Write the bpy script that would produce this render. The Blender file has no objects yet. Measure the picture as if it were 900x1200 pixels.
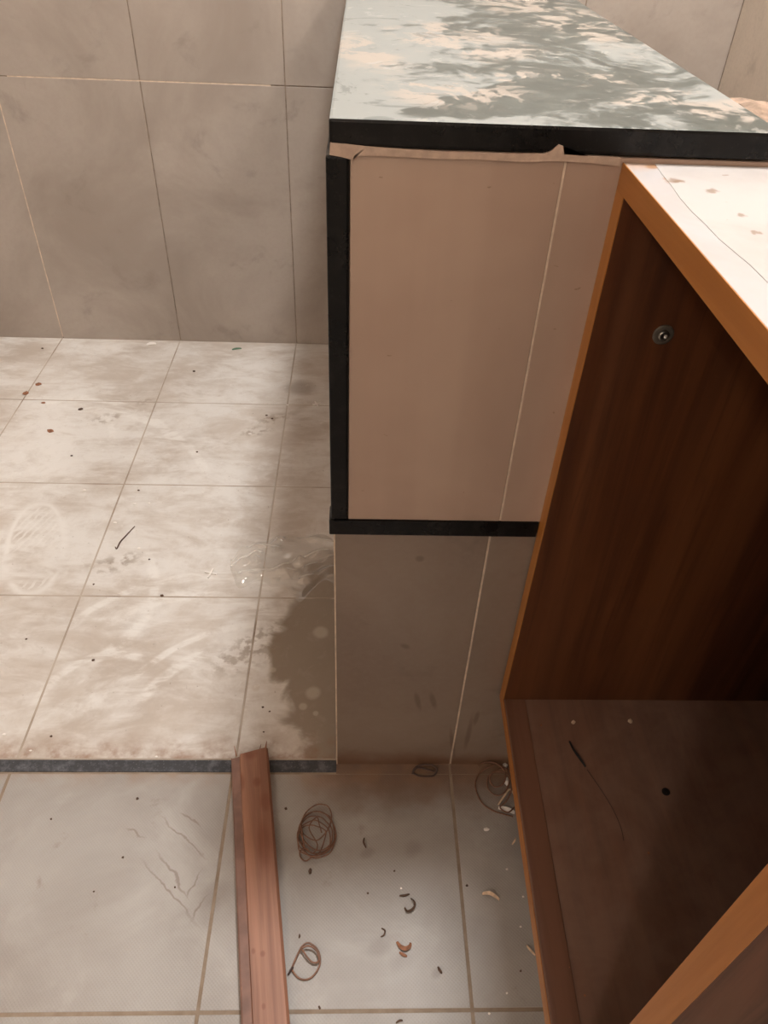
import bpy, bmesh, math, random
from mathutils import Vector, Matrix, noise as mnoise
random.seed(7)
S = bpy.context.scene
C = S.collection

# ------------------------------------------------------------------ camera
FPX, PITCH, YAW, ROLL, CAM_H = 872.95, 0.71403, 0.04938, 0.04694, 0.9554
Fv = Vector((math.sin(YAW)*math.cos(PITCH), math.cos(YAW)*math.cos(PITCH), -math.sin(PITCH)))
Rv = Vector((math.cos(YAW), -math.sin(YAW), 0)); Uv = Rv.cross(Fv)
cr, sr = math.cos(ROLL), math.sin(ROLL)
Rv, Uv = cr*Rv + sr*Uv, -sr*Rv + cr*Uv
cam_d = bpy.data.cameras.new('camera'); cam = bpy.data.objects.new('camera', cam_d); C.objects.link(cam)
M = Matrix((Rv, Uv, -Fv)).transposed().to_4x4(); M.translation = (0, 0, CAM_H)
cam.matrix_world = M
cam_d.sensor_fit = 'HORIZONTAL'; cam_d.sensor_width = 36; cam_d.lens = 36*FPX/900
cam_d.clip_start = .01
S.camera = cam

# ------------------------------------------------------------------ world, view
w = bpy.data.worlds.new('world'); S.world = w; w.use_nodes = True
w.node_tree.nodes['Background'].inputs[0].default_value = (.9, .85, .8, 1)
w.node_tree.nodes['Background'].inputs[1].default_value = .05
S.view_settings.view_transform = 'Standard'; S.view_settings.look = 'None'
S.view_settings.gamma = 1; S.view_settings.use_curve_mapping = False
S.view_settings.exposure = 0.55

# ------------------------------------------------------------------ lamps of the room (built below as fittings)
LAMP_C = dict(pos=(.30, .90, 2.44), size=.26, watts=26, col=(1, .98, .955))      # ceiling panel above the ledge
LAMP_B = dict(pos=(-.53, -.92, 1.55), size=.12, watts=10, col=(1, .90, .82))     # wall globe behind the viewer
LAMP_A = dict(pos=(.66, .62, 1.80), size=.12, watts=18, col=(1, .95, .90))    # wall globe over the recess

# room numbers, metres
YW, XL, XR, YN, ZC = 1.772, -1.16, .756, -1.12, 2.45     # back, left, right, near wall, ceiling
YS = .565                                               # far edge of the threshold
XB, XC, PX = -.1638, .1369, .3025
Y3, YB = .8722, .2599

# ------------------------------------------------------------------ helpers
def px(u, v, z=0.0):
    d = Fv + (u-450)/FPX*Rv + (600-v)/FPX*Uv
    t = (z-CAM_H)/d.z
    return Vector((d.x*t, d.y*t, z))
def py(u, v, y):
    d = Fv + (u-450)/FPX*Rv + (600-v)/FPX*Uv
    t = y/d.y
    return Vector((d.x*t, y, CAM_H+d.z*t))
def srgb(r, g, b):
    f = lambda c: c/12.92 if c <= .04045 else ((c+.055)/1.055)**2.4
    return (f(r/255), f(g/255), f(b/255), 1)

class NB:
    """small node builder"""
    def __init__(s, name):
        s.m = bpy.data.materials.new(name); s.m.use_nodes = True
        s.t = s.m.node_tree; s.p = s.t.nodes['Principled BSDF']
        s.geo = s.t.nodes.new('ShaderNodeNewGeometry'); s.pos = s.geo.outputs['Position']
    def link(s, a, sock):
        if isinstance(a, bpy.types.NodeSocket): s.t.links.new(a, sock)
        else: sock.default_value = a
    def math(s, op, a, b=0.0, clamp=False):
        n = s.t.nodes.new('ShaderNodeMath'); n.operation = op; n.use_clamp = clamp
        s.link(a, n.inputs[0]); s.link(b, n.inputs[1]); return n.outputs[0]
    def xf(s, vec=None, loc=(0,0,0), rot=(0,0,0), sc=(1,1,1)):
        n = s.t.nodes.new('ShaderNodeMapping'); n.inputs['Location'].default_value = loc
        n.inputs['Rotation'].default_value = rot; n.inputs['Scale'].default_value = sc
        s.link(vec or s.pos, n.inputs['Vector']); return n.outputs[0]
    def noise(s, scale, detail=4, rough=.55, dist=0, vec=None, col=False):
        n = s.t.nodes.new('ShaderNodeTexNoise'); s.link(vec or s.pos, n.inputs['Vector'])
        n.inputs['Scale'].default_value = scale; n.inputs['Detail'].default_value = detail
        n.inputs['Roughness'].default_value = rough; n.inputs['Distortion'].default_value = dist
        return n.outputs['Color' if col else 'Fac']
    def wave(s, scale, dist=2, detail=2, vec=None, dscale=1):
        n = s.t.nodes.new('ShaderNodeTexWave'); s.link(vec or s.pos, n.inputs['Vector'])
        n.inputs['Scale'].default_value = scale; n.inputs['Distortion'].default_value = dist
        n.inputs['Detail'].default_value = detail; n.inputs['Detail Scale'].default_value = dscale
        return n.outputs['Fac']
    def vor(s, scale, vec=None):
        n = s.t.nodes.new('ShaderNodeTexVoronoi'); s.link(vec or s.pos, n.inputs['Vector'])
        n.inputs['Scale'].default_value = scale; return n.outputs['Distance']
    def rng(s, a, lo, hi, o0=0, o1=1):
        n = s.t.nodes.new('ShaderNodeMapRange'); n.interpolation_type = 'SMOOTHSTEP'
        s.link(a, n.inputs[0]); n.inputs[1].default_value = lo; n.inputs[2].default_value = hi
        n.inputs[3].default_value = o0; n.inputs[4].default_value = o1; return n.outputs[0]
    def mix(s, f, a, b, mode='MIX'):
        n = s.t.nodes.new('ShaderNodeMix'); n.data_type = 'RGBA'; n.blend_type = mode
        s.link(f, n.inputs[0]); s.link(a, n.inputs[6]); s.link(b, n.inputs[7]); return n.outputs[2]
    def sep(s, vec=None):
        n = s.t.nodes.new('ShaderNodeSeparateXYZ'); s.link(vec or s.pos, n.inputs[0]); return n.outputs
    def add(s, *a):
        r = a[0]
        for b in a[1:]: r = s.math('ADD', r, b)
        return r
    def mul(s, *a):
        r = a[0]
        for b in a[1:]: r = s.math('MULTIPLY', r, b)
        return r
    def blob(s, x, y, rx, ry, rot=0, jitter=0, soft=.35, vec=None):
        """soft-edged patch in the floor plane, 1 inside"""
        v = s.xf(vec, loc=(-x, -y, 0)); v = s.xf(v, rot=(0, 0, -rot), sc=(1, 1, 0)); v = s.xf(v, sc=(1/rx, 1/ry, 0))
        n = s.t.nodes.new('ShaderNodeVectorMath'); n.operation = 'LENGTH'; s.link(v, n.inputs[0])
        d = n.outputs['Value']
        if jitter: d = s.add(d, s.mul(s.add(s.noise(28, 4), -.5), jitter))
        return s.rng(d, 1+soft, 1-soft)
    def warp(s, amp, scale):
        n = s.t.nodes.new('ShaderNodeVectorMath'); n.operation = 'MULTIPLY_ADD'
        s.link(s.noise(scale, 3, col=True), n.inputs[0]); n.inputs[1].default_value = (amp,)*3
        k = s.t.nodes.new('ShaderNodeVectorMath'); k.operation = 'SUBTRACT'; s.link(s.pos, k.inputs[0]); k.inputs[1].default_value = (amp/2,)*3
        s.link(k.outputs[0], n.inputs[2]); return n.outputs[0]
    def xz(s):
        o = s.sep(); n = s.t.nodes.new('ShaderNodeCombineXYZ'); s.link(o[0], n.inputs[0]); s.link(o[2], n.inputs[1]); return n.outputs[0]
    def ring(s, x, y, r, wd, a0=None, a1=None, jit=.012):
        """swept arc of a broom or a heel: 1 on the arc"""
        v = s.xf(loc=(-x, -y, 0), sc=(1, 1, 0))
        n = s.t.nodes.new('ShaderNodeVectorMath'); n.operation = 'LENGTH'; s.link(v, n.inputs[0])
        d = s.add(n.outputs['Value'], s.mul(s.add(s.noise(22, 3), -.5), jit*2), -r)
        m = s.rng(s.math('ABSOLUTE', d), wd, wd*.35)
        if a0 is not None:
            o = s.sep(v); ang = s.math('ARCTAN2', o[1], o[0])
            m = s.mul(m, s.rng(ang, a0-.15, a0+.1), s.rng(ang, a1+.15, a1-.1))
        return m
    def bump(s, h, strength=.2, dist=.002):
        n = s.t.nodes.new('ShaderNodeBump'); n.inputs['Strength'].default_value = strength
        n.inputs['Distance'].default_value = dist; s.link(h, n.inputs['Height'])
        s.t.links.new(n.outputs[0], s.p.inputs['Normal'])
    def done(s, col=None, rough=.5, metal=0, spec=.5):
        if col is not None: s.link(col, s.p.inputs['Base Color'])
        s.link(rough, s.p.inputs['Roughness']); s.p.inputs['Metallic'].default_value = metal
        s.p.inputs['Specular IOR Level'].default_value = spec
        return s.m

def plain(name, col, rough=.5, metal=0, var=.15, sc=40, spec=.5):
    b = NB(name); n = b.noise(sc, 4)
    dark = tuple(c*(1-var) for c in col[:3])+(1,); lite = tuple(min(1, c*(1+var)) for c in col[:3])+(1,)
    return b.done(b.mix(b.rng(n, .3, .7), dark, lite), rough, metal, spec)

def link(name, me, mat=None, parent=None, smooth=False):
    o = bpy.data.objects.new(name, me); C.objects.link(o)
    if mat and not me.materials: me.materials.append(mat)
    if parent: o.parent = parent
    if smooth:
        for p in me.polygons: p.use_smooth = True
    return o
def bm_mesh(bm, name='mesh'):
    bmesh.ops.recalc_face_normals(bm, faces=bm.faces[:])
    me = bpy.data.meshes.new(name); bm.to_mesh(me); bm.free(); return me
_cache = {}
def box_mesh(sx, sy, sz, bev=.001, seg=1):
    k = (round(sx, 5), round(sy, 5), round(sz, 5), bev, seg)
    bm = bmesh.new(); bmesh.ops.create_cube(bm, size=1)
    bmesh.ops.scale(bm, vec=(sx, sy, sz), verts=bm.verts[:])
    if bev: bmesh.ops.bevel(bm, geom=bm.edges[:], offset=bev, segments=seg, affect='EDGES', profile=.6)
    return bm_mesh(bm)
def box(name, x0, x1, y0, y1, z0, z1, mat, parent=None, bev=.001, share=False):
    k = (round(x1-x0, 4), round(y1-y0, 4), round(z1-z0, 4), bev, mat.name)
    if share and k in _cache: me = _cache[k]
    else:
        me = box_mesh(x1-x0, y1-y0, z1-z0, bev); me.materials.append(mat)
        if share: _cache[k] = me
    o = link(name, me, None, parent)
    o.location = ((x0+x1)/2, (y0+y1)/2, (z0+z1)/2)
    if parent: o.location -= parent.location
    return o
def empty(name, loc=(0, 0, 0)):
    o = bpy.data.objects.new(name, None); C.objects.link(o); o.location = loc; o.empty_display_size = .05; return o
def tag(o, label, cat, group=None):
    o['label'] = label; o['category'] = cat
    if group: o['group'] = group
    return o
def struct(o): o['kind'] = 'structure'; return o
def catmull(pts, n=8, closed=False):
    P = [Vector(p) for p in pts]; out = []; L = len(P)
    for i in range(L if closed else L-1):
        g = lambda k: P[k % L] if closed else P[max(0, min(L-1, k))]
        a, b, c, d = g(i-1), g(i), g(i+1), g(i+2)
        for k in range(n):
            t = k/n
            out.append(.5*((2*b)+(c-a)*t+(2*a-5*b+4*c-d)*t*t+(3*b-a-3*c+d)*t**3))
    if not closed: out.append(P[-1])
    return out
def tube_mesh(path, r, seg=6, closed=False):
    bm = bmesh.new(); rings = []; L = len(path); up = Vector((.13, .07, 1)).normalized()
    for i, p in enumerate(path):
        a = path[i-1] if (i or closed) else p; b = path[(i+1) % L] if (i < L-1 or closed) else p
        t = (b-a); t = t.normalized() if t.length > 1e-9 else Vector((1, 0, 0))
        s = t.cross(up); s = s.normalized() if s.length > 1e-6 else Vector((1, 0, 0)); q = s.cross(t)
        rr = r(i/(L-1)) if callable(r) else r
        rings.append([bm.verts.new(p+(s*math.cos(k*2*math.pi/seg)+q*math.sin(k*2*math.pi/seg))*rr) for k in range(seg)])
    for i in range(L if closed else L-1):
        A, B = rings[i], rings[(i+1) % L]
        for k in range(seg): bm.faces.new((A[k], A[(k+1) % seg], B[(k+1) % seg], B[k]))
    if not closed: bm.faces.new(rings[0][::-1]); bm.faces.new(rings[-1])
    return bm_mesh(bm)
def lathe_mesh(prof, seg=32):
    bm = bmesh.new(); rings = []
    for (r, z) in prof:
        rings.append([bm.verts.new((r*math.cos(k*2*math.pi/seg), r*math.sin(k*2*math.pi/seg), z)) for k in range(seg)])
    for A, B in zip(rings, rings[1:]):
        for k in range(seg): bm.faces.new((A[k], A[(k+1) % seg], B[(k+1) % seg], B[k]))
    bm.faces.new(rings[0][::-1]); bm.faces.new(rings[-1])
    bmesh.ops.remove_doubles(bm, verts=bm.verts[:], dist=1e-6)
    return bm_mesh(bm)
def prism(name, pts, depth, mat, parent=None):
    """closed outline (3D points on a plane) given a thickness vector"""
    bm = bmesh.new(); d = Vector(depth)
    a = [bm.verts.new(p) for p in pts]; b = [bm.verts.new(Vector(p)+d) for p in pts]; n = len(a)
    bm.faces.new(a); bm.faces.new(b[::-1])
    for i in range(n): bm.faces.new((a[i], b[i], b[(i+1) % n], a[(i+1) % n]))
    bmesh.ops.triangulate(bm, faces=[f for f in bm.faces if len(f.verts) > 4])
    return link(name, bm_mesh(bm), mat, parent)

# ------------------------------------------------------------------ materials
def m_wall_tile(name, base, dark, rough=.38, foot=False):
    b = NB(name)
    big = b.noise(3.2, 5, .62, .6); mid = b.noise(11, 5, .65, .4); fine = b.noise(160, 3)
    c = b.mix(b.rng(big, .35, .68), base, dark)
    c = b.mix(b.mul(b.rng(mid, .56, .74), .5), c, tuple(x*.72 for x in dark[:3])+(1,))
    c = b.mix(b.mul(b.rng(fine, .4, .7), .12), c, (.30, .25, .21, 1))
    if foot:
        o = b.sep(); q = b.xz()
        mud = b.mul(b.rng(b.add(o[2], b.mul(b.add(b.noise(24, 5), -.5), .05)), .040, .004), b.rng(o[1], .60, .57))
        c = b.mix(b.mul(mud, .8), c, srgb(112, 78, 54))
        for (u0, v0, u1, v1, wd) in ((487, 812, 492, 832, .0035), (505, 812, 510, 830, .0035), (553, 842, 545, 878, .0035), (560, 835, 556, 850, .003), (490, 652, 494, 658, .004), (528, 855, 532, 885, .003), (470, 755, 480, 760, .004)):
            A, B = py(u0, v0, .5595), py(u1, v1, .5595); m_ = (A+B)/2; L = (B-A).length/2
            c = b.mix(b.mul(b.blob(m_.x, m_.z, L, wd, math.atan2(B.z-A.z, B.x-A.x), .9, .5, q), .5), c, srgb(92, 70, 56))
    b.bump(fine, .06, .001)
    return b.done(c, b.rng(mid, .3, .7, rough, rough+.14))
MAT = {}
MAT['wall_tile'] = m_wall_tile('wall_tile', srgb(172, 161, 151), srgb(152, 140, 130))
MAT['end_tile'] = m_wall_tile('end_tile', srgb(142, 125, 112), srgb(126, 108, 95), .30, True)
MAT['grout'] = plain('grout', srgb(140, 124, 110), .9, var=.25, sc=60)
def m_grout_floor():
    b = NB('grout_floor'); o = b.sep()
    c = b.mix(b.rng(b.noise(50, 4), .3, .7), srgb(134, 117, 100), srgb(152, 136, 119))
    dusty = b.mul(b.rng(o[1], .56, .57), b.rng(b.noise(9, 4), .25, .6))      # joints of the shower are packed with dust
    return b.done(b.mix(b.mul(dusty, .8), c, srgb(196, 184, 171)), .9)
MAT['grout_floor'] = m_grout_floor()
MAT['plaster'] = plain('plaster', srgb(214, 204, 192), .9, var=.05)
MAT['mortar'] = plain('mortar', srgb(138, 118, 102), .95, var=.35, sc=70)
MAT['core'] = plain('core', srgb(120, 110, 100), .9)
MAT['grout_pale'] = plain('grout_pale', srgb(206, 186, 166), .85, var=.15, sc=90)
MAT['wall_tile_lit'] = m_wall_tile('wall_tile_lit', srgb(210, 196, 180), srgb(198, 183, 167))  # lightened copy of the wall tile: light on the right wall put into its colour

def m_shower_tile():
    b = NB('shower_floor_tile')
    base = b.mix(b.rng(b.noise(5, 5, .6, .5), .35, .65), srgb(199, 189, 179), srgb(187, 175, 164))
    # dust film, swept and smeared in streaks
    s1 = b.noise(6, 7, .66, .9, b.xf(rot=(0, 0, .55), sc=(1, 1.8, 1)))
    s2 = b.noise(13, 6, .66, 1.2, b.xf(rot=(0, 0, -.5), sc=(.8, 2.2, 1)))
    cl = b.noise(2.6, 6, .6, .6)
    film = b.rng(b.add(b.mul(s1, .5), b.mul(s2, .35), b.mul(cl, .6)), .60, .84)
    o = b.sep()
    # clean patch beside the partition: dust wiped off with a scalloped edge
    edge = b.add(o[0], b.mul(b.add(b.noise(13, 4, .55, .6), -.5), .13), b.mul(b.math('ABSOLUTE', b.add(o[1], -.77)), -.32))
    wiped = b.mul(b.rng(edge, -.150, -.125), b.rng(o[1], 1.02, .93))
    # boot prints and swept arcs
    marks = None
    for a in ((px(215, 812), .20, .012, .5, 2.3), (px(215, 812), .245, .008, .7, 2.5), (px(300, 880), .20, .010, 1.6, 2.7),
              (px(300, 880), .235, .007, 1.7, 2.6), (px(60, 700), .17, .010, -.9, .6), (px(30, 560), .30, .012, .5, 1.5), (px(20, 600), .36, .010, .4, 1.5),
              (px(40, 520), .16, .008, .2, 1.8), (px(120, 830), .10, .008, 1.2, 3.0)):
        r = b.ring(a[0].x, a[0].y, a[1], a[2]*1.3, a[3], a[4], .004); marks = r if marks is None else b.math('MAXIMUM', marks, r)
    # a shoe print: outline of sole with tread bars
    c0 = px(34, 640)
    sole = b.blob(c0.x+.012, c0.y, .055, .13, .28, .12, .10); inner = b.blob(c0.x+.012, c0.y, .043, .115, .28, .12, .10)
    tread = b.rng(b.wave(26, 3.0, 2, b.xf(rot=(0, 0, .35)), 2), .55, .75)
    gap = b.blob(c0.x+.02, c0.y-.045, .06, .045, .2, .1, .2)
    shoe = b.mul(b.math('MAXIMUM', b.mul(b.math('SUBTRACT', sole, inner, True), .9), b.mul(inner, tread, .7)), b.math('SUBTRACT', 1.0, b.mul(gap, .9), True))
    dust = b.math('MAXIMUM', film, b.mul(marks, b.rng(s2, .3, .6), .7)); dust = b.math('MAXIMUM', dust, shoe)
    dust = b.mul(dust, b.math('SUBTRACT', 1.0, b.mul(wiped, .95), True))
    c = b.mix(b.mul(dust, .95), base, srgb(222, 218, 213))
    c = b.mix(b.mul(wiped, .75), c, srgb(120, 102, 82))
    c = b.mix(b.mul(marks, b.rng(s2, .35, .6), b.math('SUBTRACT', 1.0, wiped, True), .55), c, srgb(233, 230, 225))
    c = b.mix(b.mul(shoe, b.math('SUBTRACT', 1.0, wiped, True), .34), c, srgb(233, 230, 225))
    # white heel dots left on the wiped patch
    dots = None
    for (u, v, r) in ((376, 741, .012), (367, 812, .011), (355, 828, .006), (370, 836, .004), (300, 806, .006), (320, 785, .005)):
        q = px(u, v); d = b.blob(q.x, q.y, r, r, 0, .5, .35); dots = d if dots is None else b.math('MAXIMUM', dots, d)
    c = b.mix(b.mul(dots, .45), c, srgb(200, 188, 172))
    # rusty dirt along the threshold and the foot of the partition
    rust = b.mul(b.rng(b.add(o[1], b.mul(b.add(b.noise(30, 4), -.5), .05)), .615, .565), b.rng(b.noise(40, 5, .6), .35, .7))
    c = b.mix(b.mul(rust, .75), c, srgb(138, 98, 70))
    stain = b.blob(px(352, 455).x, px(352, 455).y, .035, .03, 0, .6, .5)
    c = b.mix(b.mul(stain, .5), c, srgb(120, 100, 82))
    for (u, v, rx) in ((172, 471, .02), (125, 490, .03), (322, 490, .035), (300, 505, .03), (135, 660, .04), (285, 770, .05), (310, 745, .04)):
        q = px(u, v); c = b.mix(b.mul(b.blob(q.x, q.y, rx, rx*.5, .4, .9, .6), b.rng(b.noise(60, 4), .45, .6), .6), c, srgb(140, 122, 104))
    mot = b.noise(48, 5, .7, .5)
    c = b.mix(b.mul(b.rng(mot, .5, .75), .25), c, srgb(176, 163, 150))
    c = b.mix(b.mul(b.rng(b.noise(70, 4, .65), .58, .72), b.rng(cl, .4, .6), b.math('SUBTRACT', 1.0, wiped, True), .5), c, srgb(230, 227, 222))
    sp = b.rng(b.noise(120, 2), .70, .76)
    c = b.mix(b.mul(sp, .45), c, srgb(135, 118, 102))
    b.bump(b.add(b.noise(300, 2), b.mul(film, .6)), .12, .0008)
    return b.done(c, b.add(.42, b.mul(dust, .25)))
MAT['shower_tile'] = m_shower_tile()

def m_bath_tile():
    b = NB('bath_floor_tile')
    o = b.sep()
    c = b.mix(b.rng(b.noise(5, 5, .6, .4), .35, .65), srgb(166, 161, 156), srgb(152, 145, 139))
    # woven micro relief of the glaze
    gx = b.math('SINE', b.mul(o[0], 2*math.pi/.0042)); gy = b.math('SINE', b.mul(o[1], 2*math.pi/.0042))
    weave = b.mul(gx, gy)
    c = b.mix(b.rng(weave, .1, .9, 0, .20), c, srgb(128, 118, 108))
    c = b.mix(b.mul(b.rng(b.noise(8, 6, .6, .8), .45, .75), .55), c, srgb(184, 180, 175))
    c = b.mix(b.mul(b.rng(b.noise(17, 6, .7, .4), .60, .74), .45), c, srgb(126, 108, 92))
    # mud at the foot of the partition
    mud = b.mul(b.rng(b.add(o[1], b.mul(b.add(b.noise(22, 4), -.5), .07)), .470, .540), b.rng(o[0], -.10, -.03))
    c = b.mix(b.mul(mud, .8), c, srgb(112, 80, 56))
    mud2 = b.mul(b.rng(o[1], .515, .548), b.rng(b.noise(26, 4), .35, .7))
    c = b.mix(b.mul(mud2, .6), c, srgb(150, 118, 90))
    # scribbled scrape marks
    mk = None; wv = b.warp(.016, 45)
    for (p0, p1) in (((195, 962), (237, 1003)), ((186, 1000), (220, 1050)), ((172, 1015), (226, 1077)), ((226, 1077), (240, 1050)), ((220, 1050), (236, 1022)), ((212, 952), (236, 968)), ((150, 970), (166, 982))):
        A, B = px(*p0), px(*p1); mid = (A+B)/2; L = (B-A).length/2; a = math.atan2((B-A).y, (B-A).x)
        r = b.blob(mid.x, mid.y, L, .0013, a, .9, .6, wv); mk = r if mk is None else b.math('MAXIMUM', mk, r)
    c = b.mix(b.mul(mk, .55), c, srgb(120, 102, 88))
    for (u, v, rx) in ((485, 995, .012), (405, 940, .03), (470, 945, .03), (250, 1050, .02), (430, 1000, .008), (470, 1125, .012), (512, 1140, .006), (445, 1110, .012)):
        q = px(u, v); c = b.mix(b.mul(b.blob(q.x, q.y, rx, rx*.7, .5, 1.6, .7), .26), c, srgb(104, 88, 74))
    b.bump(b.add(b.mul(weave, .5), b.noise(200, 2)), .25, .0006)
    return b.done(c, .46)
MAT['bath_tile'] = m_bath_tile()

def m_board():
    b = NB('beige_board')
    c = b.mix(b.rng(b.noise(4, 4, .6, .3), .3, .7), srgb(180, 156, 139), srgb(168, 142, 126))
    o = b.sep()
    c = b.mix(b.mul(b.rng(b.noise(26, 3, .5, 0, b.xf(sc=(1, 1, .05))), .4, .7), .25), c, srgb(190, 166, 148))
    sp = b.rng(b.noise(90, 2, .5, 0, b.xf(sc=(1, 1, 2.5))), .735, .76)
    c = b.mix(b.mul(sp, .6), c, srgb(120, 92, 74))
    b.bump(b.noise(9, 2), .05, .003)
    return b.done(c, .36)
MAT['board'] = m_board()
MAT['filler'] = plain('filler', srgb(184, 160, 143), .7, var=.12, sc=120)

def m_granite(name, base, fleck, rough=.22, spec=.22):
    b = NB(name)
    c = b.mix(b.rng(b.noise(55, 5, .7), .45, .7), base, fleck)
    c = b.mix(b.mul(b.rng(b.vor(240), .25, .05), .4), c, tuple(min(1, x*2.2) for x in fleck[:3])+(1,))
    return b.done(c, b.rng(b.noise(20, 4), .35, .7, rough, rough+.25), 0, spec)
MAT['granite'] = m_granite('granite_black', srgb(15, 14, 14), srgb(30, 28, 27))
MAT['granite_saw'] = m_granite('granite_sawn', srgb(66, 66, 69), srgb(100, 101, 105), .5)

def m_counter():
    b = NB('granite_dusty_top')
    stone = b.mix(b.rng(b.noise(30, 5, .7, .5), .4, .7), srgb(66, 73, 70), srgb(82, 89, 86))
    n1 = b.noise(6.5, 9, .68, 1.1, b.xf(rot=(0, 0, -.3), sc=(1.0, .85, 1)))
    n2 = b.noise(15, 9, .68, 1.4, b.xf(rot=(0, 0, .3), sc=(.9, .8, 1)))
    n3 = b.noise(38, 5, .6, 1.0, b.xf(sc=(1.2, .7, 1)))
    o = b.sep()
    # less dust on the damp diagonal swath and towards the far right, more on the left
    A, B = px(500, 137, .826), px(735, 88, .826); mid = (A+B)/2; L = (B-A).length/2*1.05
    swath = b.blob(mid.x, mid.y, L, .034, math.atan2((B-A).y, (B-A).x), .9, .25)
    far = b.blob(.21, .98, .14, .20, -.35, .5, .5)
    grey = b.rng(b.add(b.mul(n1, .6), b.mul(n2, .5), b.mul(b.rng(o[0], .24, -.02), .12), b.mul(swath, -.30), b.mul(far, -.07), b.mul(n3, .22)), .62, .72)
    c = b.mix(b.mul(grey, .92), stone, srgb(132, 134, 131))
    # ochre cement dried in islands
    isl = None
    for (u, v, rx, ry) in ((535, 108, .055, .05), (530, 40, .06, .07), (565, 58, .05, .05), (640, 15, .06, .22), (610, 92, .05, .035), (795, 108, .02, .02), (845, 130, .035, .03), (760, 118, .03, .025), (690, 92, .04, .03), (880, 132, .03, .04), (425, 60, .03, .08)):
        q = px(u, v, .826); r = b.blob(q.x, q.y, rx, ry, .2, 1.5, .35); isl = r if isl is None else b.math('MAXIMUM', isl, r)
    tan = b.mul(isl, b.rng(b.add(b.mul(n2, .7), b.mul(n3, .4)), .53, .58))
    c = b.mix(b.mul(tan, .85), c, srgb(152, 142, 132))
    # drag lines through the dust
    dl = b.rng(b.noise(14, 8, .68, 2.0, b.xf(rot=(0, 0, .5), sc=(.8, .9, 1))), .57, .61)
    c = b.mix(b.mul(dl, .55), c, srgb(84, 88, 85))
    dl2 = b.rng(b.noise(20, 8, .68, 2.0, b.xf(loc=(3, 1, 0), rot=(0, 0, -.4), sc=(.8, .9, 1))), .58, .62)
    c = b.mix(b.mul(dl2, .5), c, srgb(154, 152, 148))
    b.bump(b.add(b.mul(grey, .4), n3), .15, .001)
    return b.done(c, b.add(.32, b.mul(b.math('MAXIMUM', grey, tan), .28)))
MAT['counter_top'] = m_counter()

def m_wood(name, base, dark, lite, axis, rough=.33, k=1.0):
    b = NB(name)
    sc = {'z': (1, 1, .045), 'y': (1, .045, 1), 'x': (.045, 1, 1)}[axis]
    v = b.xf(sc=sc)
    g1 = b.noise(26*k, 6, .62, 1.2, v); g2 = b.noise(95*k, 4, .6, .6, v); g3 = b.noise(9*k, 3, .5, .8, v)
    c = b.mix(b.rng(g1, .35, .65), base, dark)
    c = b.mix(b.mul(b.rng(g3, .48, .68), .7), c, lite)
    c = b.mix(b.mul(b.rng(g2, .5, .7), .5), c, dark)
    b.bump(g2, .06, .0006)
    return b.done(c, b.rng(g1, .3, .7, rough, rough+.12))
MAT['wood_side'] = m_wood('walnut_upright', srgb(92, 52, 29), srgb(62, 32, 17), srgb(118, 72, 42), 'z')
MAT['wood_flat'] = m_wood('walnut_level', srgb(120, 84, 66), srgb(98, 64, 48), srgb(130, 96, 78), 'y', .38)
def m_dusty_wood():
    b = NB('walnut_level_dusty')
    v = b.xf(sc=(1, .045, 1)); g1 = b.noise(26, 6, .62, 1.2, v); g2 = b.noise(95, 4, .6, .6, v)
    c = b.mix(b.rng(g1, .35, .65), srgb(112, 74, 56), srgb(90, 56, 42))
    c = b.mix(b.mul(b.rng(g2, .5, .7), .4), c, srgb(80, 48, 36))
    d = b.rng(b.add(b.mul(b.noise(9, 6, .65, .8), .7), b.mul(b.noise(34, 4, .6, .5), .3)), .40, .62)
    c = b.mix(b.add(.30, b.mul(d, .22)), c, srgb(150, 124, 108))
    return b.done(c, b.add(.36, b.mul(d, .2)))
MAT['wood_dusty'] = m_dusty_wood()
MAT['edge_band'] = m_wood('edge_band', srgb(176, 115, 51), srgb(158, 98, 40), srgb(186, 125, 58), 'y', .4)
MAT['edge_band_v'] = m_wood('edge_band_upright', srgb(176, 115, 51), srgb(158, 98, 40), srgb(186, 125, 58), 'z', .4)
MAT['plank'] = m_wood('plank_wood', srgb(178, 118, 88), srgb(140, 84, 60), srgb(206, 150, 112), 'y', .45, .8)
def m_plank():
    b = NB('plank_wood_turned')
    v = b.xf(rot=(0, 0, -.165), sc=(1, 1, 1)); v = b.xf(v, sc=(1, .03, 1))
    g1 = b.noise(60, 6, .62, .8, v); g2 = b.noise(170, 4, .6, .4, v); g3 = b.noise(24, 3, .5, .5, v)
    c = b.mix(b.rng(g1, .35, .65), srgb(164, 116, 92), srgb(132, 90, 70))
    c = b.mix(b.mul(b.rng(g3, .5, .7), .7), c, srgb(194, 144, 112))
    c = b.mix(b.mul(b.rng(g2, .5, .7), .4), c, srgb(124, 80, 60))
    for (u, v_, rx, ry) in ((283, 917, .004, .012), (301, 917, .005, .006), (293, 882, .009, .010), (311, 940, .006, .012), (310, 990, .008, .03), (297, 1115, .002, .003), (308, 1118, .0025, .003), (309, 1180, .002, .003)):
        q = px(u, v_, .018); c = b.mix(b.mul(b.blob(q.x, q.y, rx, ry, .17, .6, .5), .55), c, srgb(116, 62, 40))
    b.bump(g2, .1, .0006)
    return b.done(c, .5)
MAT['plank'] = m_plank()
MAT['plank_rebate'] = plain('plank_rebate', srgb(130, 98, 86), .6, var=.2, sc=30)

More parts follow.
